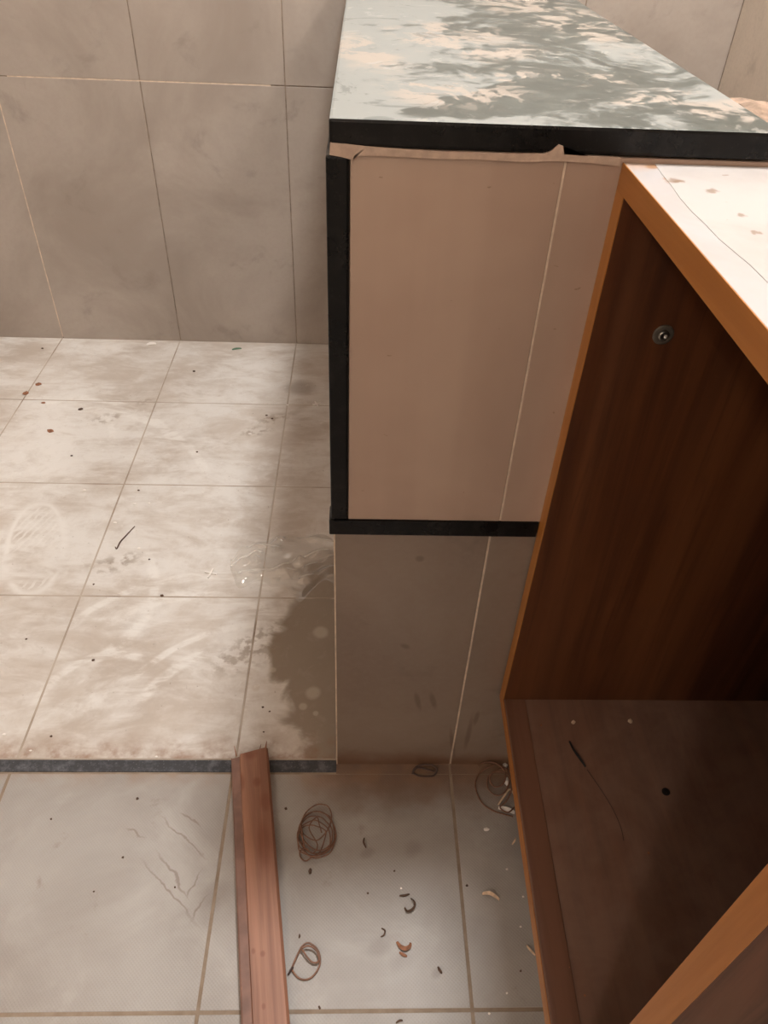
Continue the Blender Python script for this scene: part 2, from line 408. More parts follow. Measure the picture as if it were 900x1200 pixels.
def m_white():
    b = NB('white_laminate')
    c = b.mix(b.rng(b.noise(9, 5, .6, .5), .4, .7), srgb(170, 167, 168), srgb(162, 157, 155))
    c = b.mix(b.mul(b.rng(b.noise(60, 4, .6), .66, .74), .6), c, srgb(170, 146, 124))
    o = b.sep()
    c = b.mix(b.mul(b.rng(b.add(o[1], b.mul(b.add(b.noise(50, 4), -.5), .03)), .532, .552), .55), c, srgb(176, 138, 108))
    for (u, v, r) in ((790, 213, .006), (783, 210, .004), (765, 196, .005), (833, 225, .005), (868, 254, .003), (885, 274, .003), (830, 190, .006), (848, 194, .004)):
        q = px(u, v, .803); c = b.mix(b.mul(b.blob(q.x, q.y, r*1.2, r*.8, .8, .9, .4), .8), c, srgb(150, 112, 78))
    return b.done(c, .35)
MAT['white'] = m_white()
def m_sheet():
    b = NB('white_sheet')
    c = b.mix(b.rng(b.noise(12, 5, .6, .5), .4, .7), srgb(168, 164, 162), srgb(160, 154, 151))
    c = b.mix(b.mul(b.rng(b.noise(75, 4, .6), .68, .74), .6), c, srgb(130, 112, 98))
    wv = b.warp(.010, 160)
    for (u, v, r) in ((790, 213, .005), (833, 225, .004), (868, 254, .003), (885, 274, .0025), (830, 190, .006), (848, 194, .004), (850, 207, .002), (795, 214, .003)):
        q = px(u, v, .803); c = b.mix(b.mul(b.blob(q.x, q.y, r*1.1, r*.8, .8, .6, .5, wv), .7), c, srgb(120, 96, 76))
    return b.done(c, .45)
MAT['sheet'] = m_sheet()
MAT['metal'] = plain('zinc_metal', srgb(150, 146, 138), .35, 1.0)
MAT['black'] = plain('black_plastic', srgb(20, 17, 16), .5)
MAT['twine'] = plain('brown_twine', srgb(122, 86, 66), .7, var=.25, sc=200)
MAT['copper'] = plain('brown_wire', srgb(132, 94, 74), .45, var=.2, sc=120)
MAT['dark_wire'] = plain('dark_wire', srgb(72, 52, 46), .5)
MAT['chip'] = plain('wood_chip', srgb(140, 94, 68), .75, var=.3, sc=160)
MAT['chip_dark'] = plain('dark_chip', srgb(84, 62, 48), .8, var=.3, sc=160)
MAT['chip_pale'] = plain('pale_chip', srgb(214, 186, 158), .7, var=.2, sc=160)
MAT['white_bit'] = plain('white_crumb', srgb(238, 232, 226), .6, var=.05)
MAT['green_bit'] = plain('green_scrap', srgb(96, 128, 104), .5)
MAT['screw_rim'] = plain('screw_rim', srgb(96, 88, 78), .45, .3)
def m_film():
    m = bpy.data.materials.new('clear_film'); m.use_nodes = True; t = m.node_tree; t.nodes.remove(t.nodes['Principled BSDF'])
    N = t.nodes.new; L = t.links.new
    tr = N('ShaderNodeBsdfTransparent'); tr.inputs[0].default_value = (.99, .985, .975, 1)
    gl = N('ShaderNodeBsdfGlossy'); gl.inputs['Roughness'].default_value = .06
    df = N('ShaderNodeBsdfDiffuse'); df.inputs[0].default_value = (.85, .83, .80, 1)
    fr = N('ShaderNodeFresnel'); fr.inputs[0].default_value = 1.18
    lw = N('ShaderNodeLayerWeight'); lw.inputs[0].default_value = .35
    mr = N('ShaderNodeMapRange'); mr.inputs[1].default_value = .25; mr.inputs[2].default_value = .9; mr.inputs[3].default_value = .07; mr.inputs[4].default_value = .55
    L(lw.outputs['Facing'], mr.inputs[0])
    tl_ = N('ShaderNodeBsdfTranslucent'); tl_.inputs[0].default_value = (.95, .93, .90, 1)
    ad = N('ShaderNodeAddShader'); L(df.outputs[0], ad.inputs[0]); L(tl_.outputs[0], ad.inputs[1])
    m1 = N('ShaderNodeMixShader'); L(mr.outputs[0], m1.inputs[0]); L(tr.outputs[0], m1.inputs[1]); L(ad.outputs[0], m1.inputs[2])
    m2 = N('ShaderNodeMixShader'); L(fr.outputs[0], m2.inputs[0]); L(m1.outputs[0], m2.inputs[1]); L(gl.outputs[0], m2.inputs[2])
    m3 = N('ShaderNodeMixShader'); m3.inputs[0].default_value = .13; L(m2.outputs[0], m3.inputs[1]); L(gl.outputs[0], m3.inputs[2])
    L(m3.outputs[0], t.nodes['Material Output'].inputs[0]); return m
MAT['film'] = m_film()
def m_emit(name, col, st):
    m = bpy.data.materials.new(name); m.use_nodes = True; p = m.node_tree.nodes['Principled BSDF']
    p.inputs['Base Color'].default_value = (.9, .88, .84, 1); p.inputs['Emission Color'].default_value = col+(1,); p.inputs['Emission Strength'].default_value = st
    return m

# ------------------------------------------------------------------ setting: floor
G = .0032/2
floor = struct(box('floor', XL-.1, XR+.1, YN-.1, YW+.1, -.12, -.0004, MAT['grout_floor'], bev=0))
def tiles_floor(xs, ys, mat, G=G):
    for i in range(len(xs)-1):
        for j in range(len(ys)-1):
            box('tile', xs[i]+G, xs[i+1]-G, ys[j]+G, ys[j+1]-G, -.009, 0, mat, floor, .0008, share=True)
sx = [XL] + [XB-PX*k for k in (3, 2, 1, 0)] + [-.0225]
tiles_floor(sx, [YS+.001, Y3, Y3+PX, Y3+2*PX, YW], MAT['shower_tile'], .0012)
bx = [XL] + [XC-PX*k for k in (4, 3, 2, 1, 0)] + [XC+PX, XC+2*PX]
tiles_floor(bx, [YN, YB-4*PX, YB-3*PX, YB-2*PX, YB-PX, YB, .5455], MAT['bath_tile'])
for (a, b_) in ((-.0225, XC-G), (XC+G, .30)):
    box('tile', a, b_, .5444, .5598, -.009, -.0002, MAT['bath_tile'], floor, 0)
tiles_floor([.30, .45, XR], [.70, 1.0, 1.3, 1.6, YW], MAT['bath_tile'])

# walls, each with its own wall tiles
PW, ZL = .3021, .5986
def wall_tiles(wall, axis, us, zs, face, thick=.009, mat='wall_tile'):
    for i in range(len(us)-1):
        for j in range(len(zs)-1):
            g = .0011
            if axis == 'x':   # wall in the xz plane
                y0, y1 = (face, face+thick) if thick > 0 else (face+thick, face)
                box('tile', us[i]+g, us[i+1]-g, y0, y1, zs[j]+g, zs[j+1]-g, MAT[mat], wall, .0006, share=True)
            else:
                x0, x1 = (face, face+thick) if thick > 0 else (face+thick, face)
                box('tile', x0, x1, us[i]+g, us[i+1]-g, zs[j]+g, zs[j+1]-g, MAT[mat], wall, .0006, share=True)
zs = [-.002, ZL, ZL*2, ZL*3, ZC]
xw = -.1623
wb = struct(box('wall_back', XL-.1, XR+.1, YW+.0015, YW+.1, -.12, ZC, MAT['grout'], bev=0))
wall_tiles(wb, 'x', [XL]+[xw+PW*k for k in (-3, -2, -1, 0, 1, 2)]+[XR], zs, YW)
box('joint', xw-2*PW-.0011, xw-2*PW+.0011, YW+.0004, YW+.003, .004, ZL, MAT['grout_pale'], wb, 0)
box('joint', xw-2*PW+.03, xw-.03, YW+.0004, YW+.003, ZL-.0011, ZL+.0011, MAT['grout_pale'], wb, 0)
wl = struct(box('wall_left', XL-.1, XL-.0015, YN, YW, -.12, ZC, MAT['grout'], bev=0))
yy = [YN]+[YW-PW*k for k in range(9, -1, -1)]
wall_tiles(wl, 'y', yy, zs, XL, -.009)
wr = struct(box('wall_right', XR+.0015, XR+.1, YN, YW, -.12, ZC, MAT['grout'], bev=0))
wall_tiles(wr, 'y', yy, zs, XR, .009, 'wall_tile_lit')
wn = struct(box('wall_near', XL-.1, XR+.1, YN-.1, YN, -.12, ZC, MAT['plaster'], bev=0))
ceil = struct(box('ceiling', XL-.1, XR+.1, YN-.1, YW+.1, ZC, ZC+.1, MAT['plaster'], bev=0))

# partition with the granite on top
XP0, XP1 = -.0215, .296
pt = struct(box('wall_partition', -.008, .288, .577, YW, -.05, .806, MAT['core'], bev=0))
def ptile(x0, x1, y0, y1, z0, z1, mat, name='tile'):
    return box(name, x0, x1, y0, y1, z0, z1, mat, pt, .0007)
ptile(XP0, .1368, .5595, .577, -.001, .4445, MAT['end_tile'])
ptile(.1390, XP1, .5595, .577, -.001, .4445, MAT['end_tile'])
box('joint', .1366, .1392, .5605, .576, 0, .4440, MAT['grout_pale'], pt, 0)
box('joint', .1430, .1448, .5556, .576, .4640, .8060, MAT['grout_pale'], pt, 0)
box('joint', XP0-.0012, XP0+.0004, .5590, .5625, 0, .4440, MAT['grout_pale'], pt, 0)
for a, b_ in zip([.577]+[Y3, Y3+PX, Y3+2*PX], [Y3, Y3+PX, Y3+2*PX, YW]):
    ptile(XP0, -.008, a+G, b_-G, -.001, .4445, MAT['end_tile'])
for k in range(4):
    a = .70+k*.268
    ptile(.288, XP1, a+G, a+.268-G, -.001, .806, MAT['wall_tile'])
b1 = ptile(-.0078, .1432, .5550, .577, .4635, .8065, MAT['board'], 'board')
b2 = ptile(.1446, XP1, .5550, .577, .4635, .8065, MAT['board'], 'board')
# ragged filler squeezed out below the top slab
top = [(387, 167.5), (405, 169), (430, 172), (470, 175), (520, 178), (565, 179), (600, 180.5), (638, 180.5), (647, 176), (655, 169.5), (660, 171.5), (661, 181), (690, 183), (727, 185)]
low = [(727, 195), (690, 191), (655, 189), (610, 190), (560, 187), (515, 186.5), (470, 184), (430, 182.5), (415, 183), (413, 187.5), (400, 184), (386, 181.5)]
prism('filler_bead', [py(u, v, .5518) for (u, v) in top+low], (0, .004, 0), MAT['filler'], pt).location = -pt.location

# low masonry stub between the vanity recess and the partition
stub = struct(box('wall_stub', .298, XR, .560, .692, -.05, .802, MAT['core'], bev=0))
bm = bmesh.new(); nx, ny = 46, 12
vs = [[None]*(ny+1) for _ in range(nx+1)]
for i in range(nx+1):
    for j in range(ny+1):
        x = .2935+(XR-.0005-.2935)*i/nx; y = .558+.138*j/ny
        e = min(i, nx-i, j, ny-j)
        z = .819+.005*mnoise.noise(Vector((x*30, y*30, 1)))+.003*mnoise.noise(Vector((x*90, y*90, 4))) if e else .803
        vs[i][j] = bm.verts.new((x, y, z))
for i in range(nx):
    for j in range(ny): bm.faces.new((vs[i][j], vs[i+1][j], vs[i+1][j+1], vs[i][j+1]))
bm.faces.new([vs[i][0] for i in range(nx+1)]+[vs[nx][j] for j in range(1, ny+1)]+[vs[i][ny] for i in range(nx-1, -1, -1)]+[vs[0][j] for j in range(ny-1, 0, -1)])
mb = link('mortar_bed', bm_mesh(bm), MAT['mortar'], stub); mb.location = -stub.location

# ------------------------------------------------------------------ granite
def slab(name, x0, x1, y0, y1, z0, z1, bev=.0025):
    me = box_mesh(x1-x0, y1-y0, z1-z0, bev, 2)
    o = link(name, me); o.location = ((x0+x1)/2, (y0+y1)/2, (z0+z1)/2); return o
ct = slab('granite_countertop', -.0225, .2925, .5530, YW-.001, .8080, .8262)
ct.data.materials.append(MAT['granite']); ct.data.materials.append(MAT['counter_top'])
for p in ct.data.polygons:
    if p.normal.z > .6: p.material_index = 1
tag(ct, 'dusty grey-green granite slab with smeared cement lying on the half-height partition', 'countertop')
tl = slab('granite_edging', -.0250, -.0082, .5535, YW-.001, .4640, .8020, .002); tl.data.materials.append(MAT['granite'])
tag(tl, 'tall black granite edging standing upright beside the beige boards', 'edging')
tb = slab('granite_edging', -.0268, .183, .5525, .576, .4448, .4636, .0012); tb.data.materials.append(MAT['granite'])
tag(tb, 'level black granite strip between beige boards and the tiles below them', 'edging')
th = slab('granite_threshold', XL+.001, -.0225, .5465, .5645, -.03, .0012, .0008); th.data.materials.append(MAT['granite_saw'])
tag(th, 'long dark grey granite threshold strip set across the tiled floor', 'threshold')

# ------------------------------------------------------------------ vanity cabinet
CX0, CX1, CY0, CY1, CZ0, CZ1, T = .184, XR-.001, .124, .5545, .170, .8035, .018
cab = empty('vanity_cabinet', (CX0, CY0, CZ0))
tag(cab, 'open walnut vanity cabinet with white top, orange edge banding and no doors', 'cabinet')
def cpart(name, x0, x1, y0, y1, z0, z1, mat, parent=cab, bev=.0004):
    o = box(name, x0, x1, y0, y1, z0, z1, mat, None, bev)
    o.parent = parent
    base = Vector((0, 0, 0)); q = parent
    while q: base += q.location; q = q.parent
    o.location -= base
    return o
EB = .0008
tp = cpart('top_panel', CX0+EB, CX1, CY0, CY1, CZ1-T, CZ1, MAT['wood_flat'])
tp.data.materials.append(MAT['white'])
for p in tp.data.polygons:
    if p.normal.z > .6: p.material_index = 1
e = cpart('edge_band', CX0, CX0+EB, CY0, CY1, CZ1-T, CZ1+.0002, MAT['edge_band'], tp, .0002); e['label'] = 'orange-brown edge band along the top panel'
# white protective sheet glued back from the edge, with a wandering border
pts = [px(u, v, CZ1+.0003) for (u, v) in ((764, 188), (775, 203), (786, 216), (797, 232), (811, 248), (826, 262), (843, 280), (862, 296), (880, 311), (900, 331))]
pts = [Vector((p.x, p.y, p.z)) for p in pts]
pts = [Vector((pts[0].x, CY1-.001, CZ1+.0002))]+pts[1:]+[Vector((.216, .25, CZ1+.0002)), Vector((.221, CY0+.002, CZ1+.0002)), Vector((CX1-.002, CY0+.002, CZ1+.0002)), Vector((CX1-.002, CY1-.001, CZ1+.0002))]
sh = prism('cover_sheet', [Vector((p.x, p.y, CZ1)) for p in pts], (0, 0, .0003), MAT['sheet'], tp); sh.location = -(cab.location+tp.location)
sh['label'] = 'thin greyish-white cover sheet on the top'
bp = cpart('bottom_panel', CX0+EB, CX1, CY0, CY1, CZ0, CZ0+T, MAT['wood_dusty'])
e = cpart('edge_band', CX0, CX0+EB, CY0, CY1, CZ0, CZ0+T, MAT['edge_band'], bp, .0002); e['label'] = 'orange-brown edge band along the bottom panel'
ft = cpart('front_rail_strip', CX0+.002, CX0+.027, CY0+T, CY1-T, CZ0+T-.0002, CZ0+T+.0010, MAT['wood_flat'], bp, .0004)
for (y0, y1, nm) in ((CY1-T, CY1, 'far'), (CY0, CY0+T, 'near')):
    sp = cpart('side_panel', CX0+EB, CX1, y0, y1, CZ0+T, CZ1-T, MAT['wood_side'])
    e = cpart('edge_band', CX0, CX0+EB, y0, y1, CZ0+T, CZ1-T, MAT['edge_band_v'], sp, .0002)
cpart('back_panel', CX1-.010, CX1, CY0+T, CY1-T, CZ0+T, CZ1-T, MAT['wood_side'])
# screw and its washer through the far side panel
q = py(777, 392, CY1-T)
for nm, prof, mt in (('washer', [(.0, 0), (.0085, 0), (.0085, .0008), (.0075, .0014), (.0045, .0014), (.0, .0012)], 'screw_rim'),
                     ('screw_head', [(.0, .0010), (.0045, .0010), (.0045, .0024), (.0036, .0033), (.0018, .0033), (.0012, .0020), (.0, .0020)], 'metal')):
    o = link(nm, lathe_mesh(prof, 24), MAT[mt], cab, True); o.rotation_euler = (math.pi/2, 0, 0); o.location = q - cab.location
# dark dowel hole rim in the bottom panel
q = px(782, 928, CZ0+T)
o = link('hole_plug', lathe_mesh([(0, 0), (.0045, 0), (.0045, .0008), (.003, .0012), (.0, .0006)], 20), MAT['black'], cab); o.location = Vector(q)-cab.location
o['label'] = 'black hole plug in the bottom panel'

# the empty carcass stands slightly racked: its lower near corner leans out
bpy.context.view_layer.update()
seen = set()
for o in [c for c in cab.children]+[g for c in cab.children for g in c.children]:
    if o.data in seen or o.name.startswith(('washer', 'screw')): continue
    seen.add(o.data); mw = o.matrix_world.copy()
    for q in o.data.vertices:
        wp = mw @ q.co
        q.co.x += -.008*(1-(wp.z-CZ0)/(CZ1-CZ0))*(CY1-wp.y)/(CY1-CY0)*max(0, 1-(wp.x-CX0)/.5)

# ------------------------------------------------------------------ loose plank
A0, A1 = px(270, 888, .0195), px(282, 1200, .0195)
B0, B1 = px(314, 874, .0195), px(340, 1200, .0195)
ax = ((A0-A1)+(B0-B1)).normalized(); ax.z = 0
side = Vector((ax.y, -ax.x, 0))
org = (A0+B0)/2
W2 = .0255; LEN = .74; TH = .0175; ZB = .0018
# moulded section across the plank (offset, height): rebated left edge, rounded right edge
sec = [(-W2, 0), (W2, 0), (W2, TH-.003), (W2-.003, TH), (-W2+.013, TH), (-W2+.0115, TH-.0035), (-W2+.002, TH-.0035), (-W2, TH-.005)]
bm = bmesh.new(); rings = []; NL = 40
rnd = random.Random(3)
for i in range(NL+1):
    t = i/NL; ring = []
    for k, (o_, h) in enumerate(sec):
        along = -LEN*t
        if i == 0: along += .0035*(o_/W2) + rnd.uniform(-.0015, .0015)
        p = org + ax*along + side*o_; ring.append(bm.verts.new((p.x, p.y, ZB+h)))
    rings.append(ring)
n = len(sec)
for i in range(NL):
    for k in range(n):
        f = bm.faces.new((rings[i][k], rings[i][(k+1) % n], rings[i+1][(k+1) % n], rings[i+1][k]))
        if k in (5, 6): f.material_index = 1
bm.faces.new(rings[0][::-1]); bm.faces.new(rings[-1])
me = bm_mesh(bm, 'plank'); me.materials.append(MAT['plank']); me.materials.append(MAT['plank_rebate'])
plank = empty('wooden_plank', (org.x, org.y, ZB))
tag(plank, 'reddish-brown wooden plank with a rebated edge lying across the granite threshold', 'plank')
o = link('board', me, None, plank); o.location = -plank.location
# torn splinters at the sawn end
for (u, v, u2, v2, r) in ((277, 884, 274.5, 874, .0012), (311, 876, 312.5, 868.5, .0016), (304, 878, 306, 872, .0010)):
    a, b_ = px(u, v+2, .018), px(u2, v2, .019)
    o = link('splinter', tube_mesh([a, (a+b_)/2+Vector((0, 0, .0006)), b_], lambda t, r=r: r*(1-.75*t), 5), MAT['plank'], plank); o.location = -plank.location

# ------------------------------------------------------------------ twine, wire
def base_of(pts, z=0): 
    c = sum(pts, Vector())/len(pts); return Vector((c.x, c.y, z))
def strand(name, pix, r, mat, parent=None, zf=None, n=8, rr=None):
    P = []
    for i, q in enumerate(pix):
        z = (q[2] if len(q) > 2 else 0)+r+.0002
        P.append(px(q[0], q[1], z))
    path = catmull(P, n)
    for p in path: p.z = max(p.z, r+.0001)
    o = link(name, tube_mesh(path, rr or r, 6), MAT[mat], parent, True)
    return o
# big coil of brown twine
rnd = random.Random(11)
pix = []
for k in range(0, 15*6):
    a = k/15*2*math.pi
    turn = k//15
    cx, cy, rx, ry = [(371, 977, 22, 27), (372, 975, 20, 24), (369, 981, 21, 22), (373, 957, 16, 19), (371, 980, 22.5, 25), (368, 984, 19, 20)][turn]
    f = (k % 15)/15
    nx_ = [(371, 977, 22, 27), (372, 975, 20, 24), (369, 981, 21, 22), (373, 957, 16, 19), (371, 980, 22.5, 25), (368, 984, 19, 20), (366, 986, 18, 18)][turn+1]
    cx, cy, rx, ry = [p+(q-p)*f for p, q in zip((cx, cy, rx, ry), nx_)]
    pix.append((cx+rx*math.cos(a)+rnd.uniform(-1.2, 1.2), cy+ry*math.sin(a)+rnd.uniform(-1.2, 1.2), .001+.0016*turn+rnd.uniform(0, .003)))
pix += [(375, 998, .006), (366, 1004, .002), (358, 1009, 0), (352, 1004, .001), (352, 997, .005), (358, 994, .008), (366, 1000, .008), (372, 990, .010), (362, 970, .011), (371, 958, .010), (374, 966, .011), (377, 976, .011)]
coil = empty('twine_coil', base_of([px(370, 977)]))
tag(coil, 'bundled coil of thin brown twine on the floor right of the plank', 'twine')
o = strand('strand', pix, .00085, 'twine', coil, n=5); o.location = -coil.location
o = strand('strand', [(352, 965, .010), (354, 975, .012), (355, 985, .012), (357, 993, .009)], .0010, 'twine', coil); o.location = -coil.location
# single wire loop
lp = empty('wire_loop', base_of([px(357, 1127)]))
tag(lp, 'single loop of brown wire with a dark tip touching the plank', 'wire')
o = strand('strand', [(341.5, 1136, .001), (345, 1127, .002), (350, 1116, .003), (354, 1109, .004), (360, 1105, .004), (366, 1107, .003), (372, 1113, .002), (375, 1122, .001), (374.5, 1131, 0), (370, 1140, 0), (364, 1146, 0), (357, 1148, 0), (350, 1146, 0), (345, 1141, 0), (342.5, 1137, 0)], .0011, 'copper', lp); o.location = -lp.location
o = strand('strand', [(353.5, 1112, .005), (357, 1117, .005), (361, 1123, .004), (366, 1127.5, .003), (371, 1128, .003), (374, 1124, .004), (372, 1116, .005), (367, 1110, .006), (360, 1108.5, .006), (354, 1111, .006)], .0011, 'copper', lp); o.location = -lp.location
o = strand('tip', [(343.5, 1133, .002), (340, 1138, .001), (337.5, 1142.5, 0)], .0012, 'dark_wire', lp); o.location = -lp.location
o['label'] = 'dark bare tip'
# tangle of twine by the cabinet
tg = empty('twine_tangle', base_of([px(580, 922)]))
tag(tg, 'tangled brown twine with white scraps lying close to the cabinet front', 'twine')
o = strand('strand', [(601, 957, 0), (590, 954, 0), (578, 950, 0), (566, 942, .001), (559, 930, .002), (557, 917, .003), (562, 906, .004), (572, 899, .006), (584, 896, .008), (594, 902, .009), (597, 914, .008), (592, 928, .008), (582, 932, .006), (572, 924, .006), (572, 911, .008), (583, 904, .010), (596, 908, .011), (600, 922, .009), (594, 938, .006), (586, 946, .004), (595, 952, .003), (603, 946, .002)], .0010, 'twine', tg); o.location = -tg.location
o = strand('strand', [(561, 897, .002), (570, 893, .008), (582, 895, .012), (592, 905, .012), (590, 918, .012), (580, 922, .010), (574, 914, .010), (578, 905, .012), (590, 900, .010), (600, 906, .006)], .0011, 'twine', tg); o.location = -tg.location
o = strand('strand', [(584, 943, .003), (590, 934, .006), (597, 925, .007), (602, 930, .004)], .0013, 'chip_pale', tg); o.location = -tg.location
# faint flattened piece at the foot of the partition
tf = empty('twine_scrap', base_of([px(497, 903)]))
tag(tf, 'short brown twine scrap lying against the foot of the tiled partition', 'twine')
o = strand('strand', [(483, 907, 0), (486, 900, .003), (492, 897, .007), (500, 896, .010), (508, 897, .010), (512, 902, .005), (508, 909, 0), (499, 910, 0), (490, 909, 0), (484, 905, .001), (489, 900, .005), (499, 901, .007), (509, 904, .004)], .0012, 'dark_wire', tf); o.location = -tf.location

# ------------------------------------------------------------------ crumbs, chips, shavings
def rock(name, u, v, w_, h_, mat, z=0, seed=0, flat=.45, rot=0):
    """angular crumb; w_, h_ in photo pixels at this place"""
    c = px(u, v, z); sc = (px(u+1, v, z)-c).length
    bm = bmesh.new(); bmesh.ops.create_icosphere(bm, subdivisions=1, radius=1)
    rn = random.Random(seed*31+int(u*7+v))
    for q in bm.verts: q.co *= rn.uniform(.7, 1.15)
    a, b_ = w_*sc/2, h_*sc/2*1.2
    hz = max(.0006, min(a, b_)*flat)
    for q in bm.verts: q.co = Vector((q.co.x*a, q.co.y*b_, q.co.z*hz))
    lowz = min(q.co.z for q in bm.verts)
    for q in bm.verts: q.co.z -= lowz
    o = link(name, bm_mesh(bm), MAT[mat]); o.location = c; o.rotation_euler.z = rot; return o
def flake(name, pix, mat, z=0, thick=.0007, curl=.003, width=.0022):
    """curled shaving: a strip following pixels on the floor, its middle arched off the ground"""
    P = catmull([px(q[0], q[1], z) for q in pix], 6); L = len(P); bm = bmesh.new(); rows = []
    for i, p in enumerate(P):
        t = i/(L-1); d = (P[min(L-1, i+1)]-P[max(0, i-1)]).normalized(); s = Vector((-d.y, d.x, 0))
        ww = width*(.35+.65*math.sin(math.pi*min(1, max(0, .08+.84*t))))
        zz = z+curl*math.sin(math.pi*t)
        row = []
        for (k, dz) in ((-1, 0), (1, curl*.35)):
            for h in (0, thick): row.append(bm.verts.new((p.x+s.x*k*ww, p.y+s.y*k*ww, zz+dz+h)))
        rows.append(row)
    for A, B in zip(rows, rows[1:]):
        for (i, j) in ((0, 1), (1, 3), (3, 2), (2, 0)): bm.faces.new((A[i], A[j], B[j], B[i]))
    for r in (rows[0], rows[-1]): bm.faces.new((r[0], r[1], r[3], r[2]))
    me = bm_mesh(bm); c = base_of([P[L//2]], z)
    for q in me.vertices: q.co -= c
    o = link(name, me, MAT[mat]); o.location = c; return o
# shower floor
for (u, v, w_, h_, rot) in ((45.5, 451, 9, 6, .7), (30.5, 461.5, 10, 6, .4)):
    tag(rock('wood_chip', u, v, w_, h_, 'chip', rot=rot), 'brown wood chip, one of a close pair on the dusty shower floor', 'chip', 'pair of brown chips on the shower floor')
tag(rock('wood_chip', 51, 472.5, 6, 3, 'chip', rot=.1), 'tiny brown wood chip beside a grout line of the shower floor', 'chip')
tag(rock('wood_chip', 59.5, 505.5, 9, 6, 'chip', rot=.3), 'lone squarish reddish chip on the dusty shower floor', 'chip')
tag(rock('stone_crumb', 95, 480, 7, 4, 'chip_dark', rot=.5), 'grey slanted crumb beside a grout line on the shower floor', 'crumb')
tag(flake('white_scrap', [(172, 404.5), (177, 403.5), (183, 403)], 'white_bit', curl=.002, width=.006), 'white paper scrap on the floor at the foot of the back wall', 'scrap')
tag(flake('green_scrap', [(272, 410), (277, 409), (283, 408.5)], 'green_bit', curl=.001, width=.0035), 'narrow green scrap on the floor at the foot of the back wall', 'scrap')
for (u, v, s_) in ((50, 408.5, 3.5), (84, 534.5, 4), (227.5, 435.5, 4), (231, 530, 3.5), (162.5, 575, 3.5), (190, 698.5, 5), (31, 749, 3.5), (109.5, 774, 4.5), (60, 863, 4), (308, 829, 3.5), (316, 834, 3), (309, 858, 3), (312.5, 487, 3.5), (319, 491, 3.5), (110, 685, 3.5), (175, 656, 3)):
    tag(rock('dark_crumb', u, v, s_, s_*.7, 'chip_dark', seed=2), 'tiny dark crumb scattered on the pale shower floor', 'crumb', 'dark crumbs on the shower floor')
for (u, v, s_) in ((99.5, 575, 5), (158, 591, 5), (174.5, 590, 4), (163, 643, 5), (293, 509, 5), (337, 475, 3.5), (36, 880, 4), (183, 887, 4), (135, 613, 5), (5, 861, 6)):
    tag(rock('white_crumb', u, v, s_, s_*.6, 'white_bit', seed=4), 'tiny white crumb scattered on the pale shower floor', 'crumb', 'white crumbs on the shower floor')
tag(flake('wood_splinter', [(135, 641), (137, 643.5), (141, 636), (148, 628), (158, 617)], 'chip_dark', curl=.001, width=.0012), 'thin dark bent splinter on the dusty shower floor', 'splinter')
# tile spacer crosses
def spacer(u, v, s_, rot, label):
    c = px(u, v); k = (px(u+1, v)-c).length; L = s_*k/2; t = .0011; h = .003
    bm = bmesh.new()
    pts = [(t, t), (L, t), (L, -t), (t, -t), (t, -L), (-t, -L), (-t, -t), (-L, -t), (-L, t), (-t, t), (-t, L), (t, L)]
    a = [bm.verts.new((x, y, 0)) for x, y in pts]; b_ = [bm.verts.new((x, y, h)) for x, y in pts]
    bm.faces.new(a[::-1]); bm.faces.new(b_)
    for i in range(12): bm.faces.new((a[i], a[(i+1) % 12], b_[(i+1) % 12], b_[i]))
    o = link('tile_spacer', bm_mesh(bm), MAT['white_bit']); o.location = c; o.rotation_euler.z = rot
    return tag(o, label, 'spacer')
spacer(247, 672.5, 15, -.25, 'white plastic tile spacer cross lying near the clear plastic film')
spacer(371, 474, 10, .4, 'small white tile spacer cross beside the black granite upright')
# bath floor
tag(flake('wood_shaving', [(465, 1104), (469, 1110), (475, 1113), (480, 1110), (481, 1105)], 'chip', curl=.003, width=.0022), 'brown curled wood shaving on the bathroom floor', 'shaving')
tag(flake('wood_shaving', [(468, 1116), (472, 1119), (477, 1121)], 'chip', curl=.001, width=.0016), 'short straight brown shaving below the curled brown one', 'shaving')
tag(flake('wood_shaving', [(474, 1064), (477, 1069), (482, 1068), (486, 1063), (485, 1057), (481, 1053)], 'chip_dark', curl=.004, width=.0012), 'dark hooked shaving on the bathroom floor between plank and cabinet', 'shaving')
tag(flake('wood_shaving', [(468, 1050), (474, 1050), (480, 1048)], 'chip_dark', curl=.001, width=.0012), 'thin dark sliver just above the hooked shaving', 'shaving')
tag(flake('wood_shaving', [(447, 1088), (451, 1091), (450, 1096), (446, 1098)], 'chip_dark', curl=.001, width=.0009), 'faint dark curved sliver left of the curled brown shaving', 'shaving')
tag(flake('pale_shaving', [(565, 1048), (571, 1049), (577, 1051), (585, 1055)], 'chip_pale', curl=.006, width=.0018), 'pale arched wood shaving on the floor near the cabinet front', 'shaving')
tag(flake('pale_shaving', [(617, 1108), (620, 1114), (627, 1120)], 'chip_pale', curl=.003, width=.0009), 'pale thin shaving leaning at the cabinet front edge', 'shaving')
tag(flake('wood_shaving', [(513, 1133), (515, 1137), (518, 1141)], 'chip_dark', curl=.001, width=.0014), 'small dark slanted sliver near a floor grout line', 'shaving')
tag(flake('wood_shaving', [(464, 1199), (468, 1196.5), (472, 1196)], 'chip_dark', curl=.001, width=.0010), 'dark sliver in front of the floor tile joint', 'shaving')
tag(flake('wood_shaving', [(427, 982), (426, 988), (429, 994)], 'chip_dark', curl=.002, width=.0011), 'small dark curved sliver right of the twine coil', 'shaving')
tag(rock('dark_crumb', 363.5, 1021, 5, 7, 'chip_dark'), 'dark drop-shaped crumb in front of the twine coil', 'crumb')
tag(rock('dark_crumb', 351, 1097.5, 3, 6, 'chip_dark'), 'narrow dark crumb just beyond the wire loop', 'crumb')
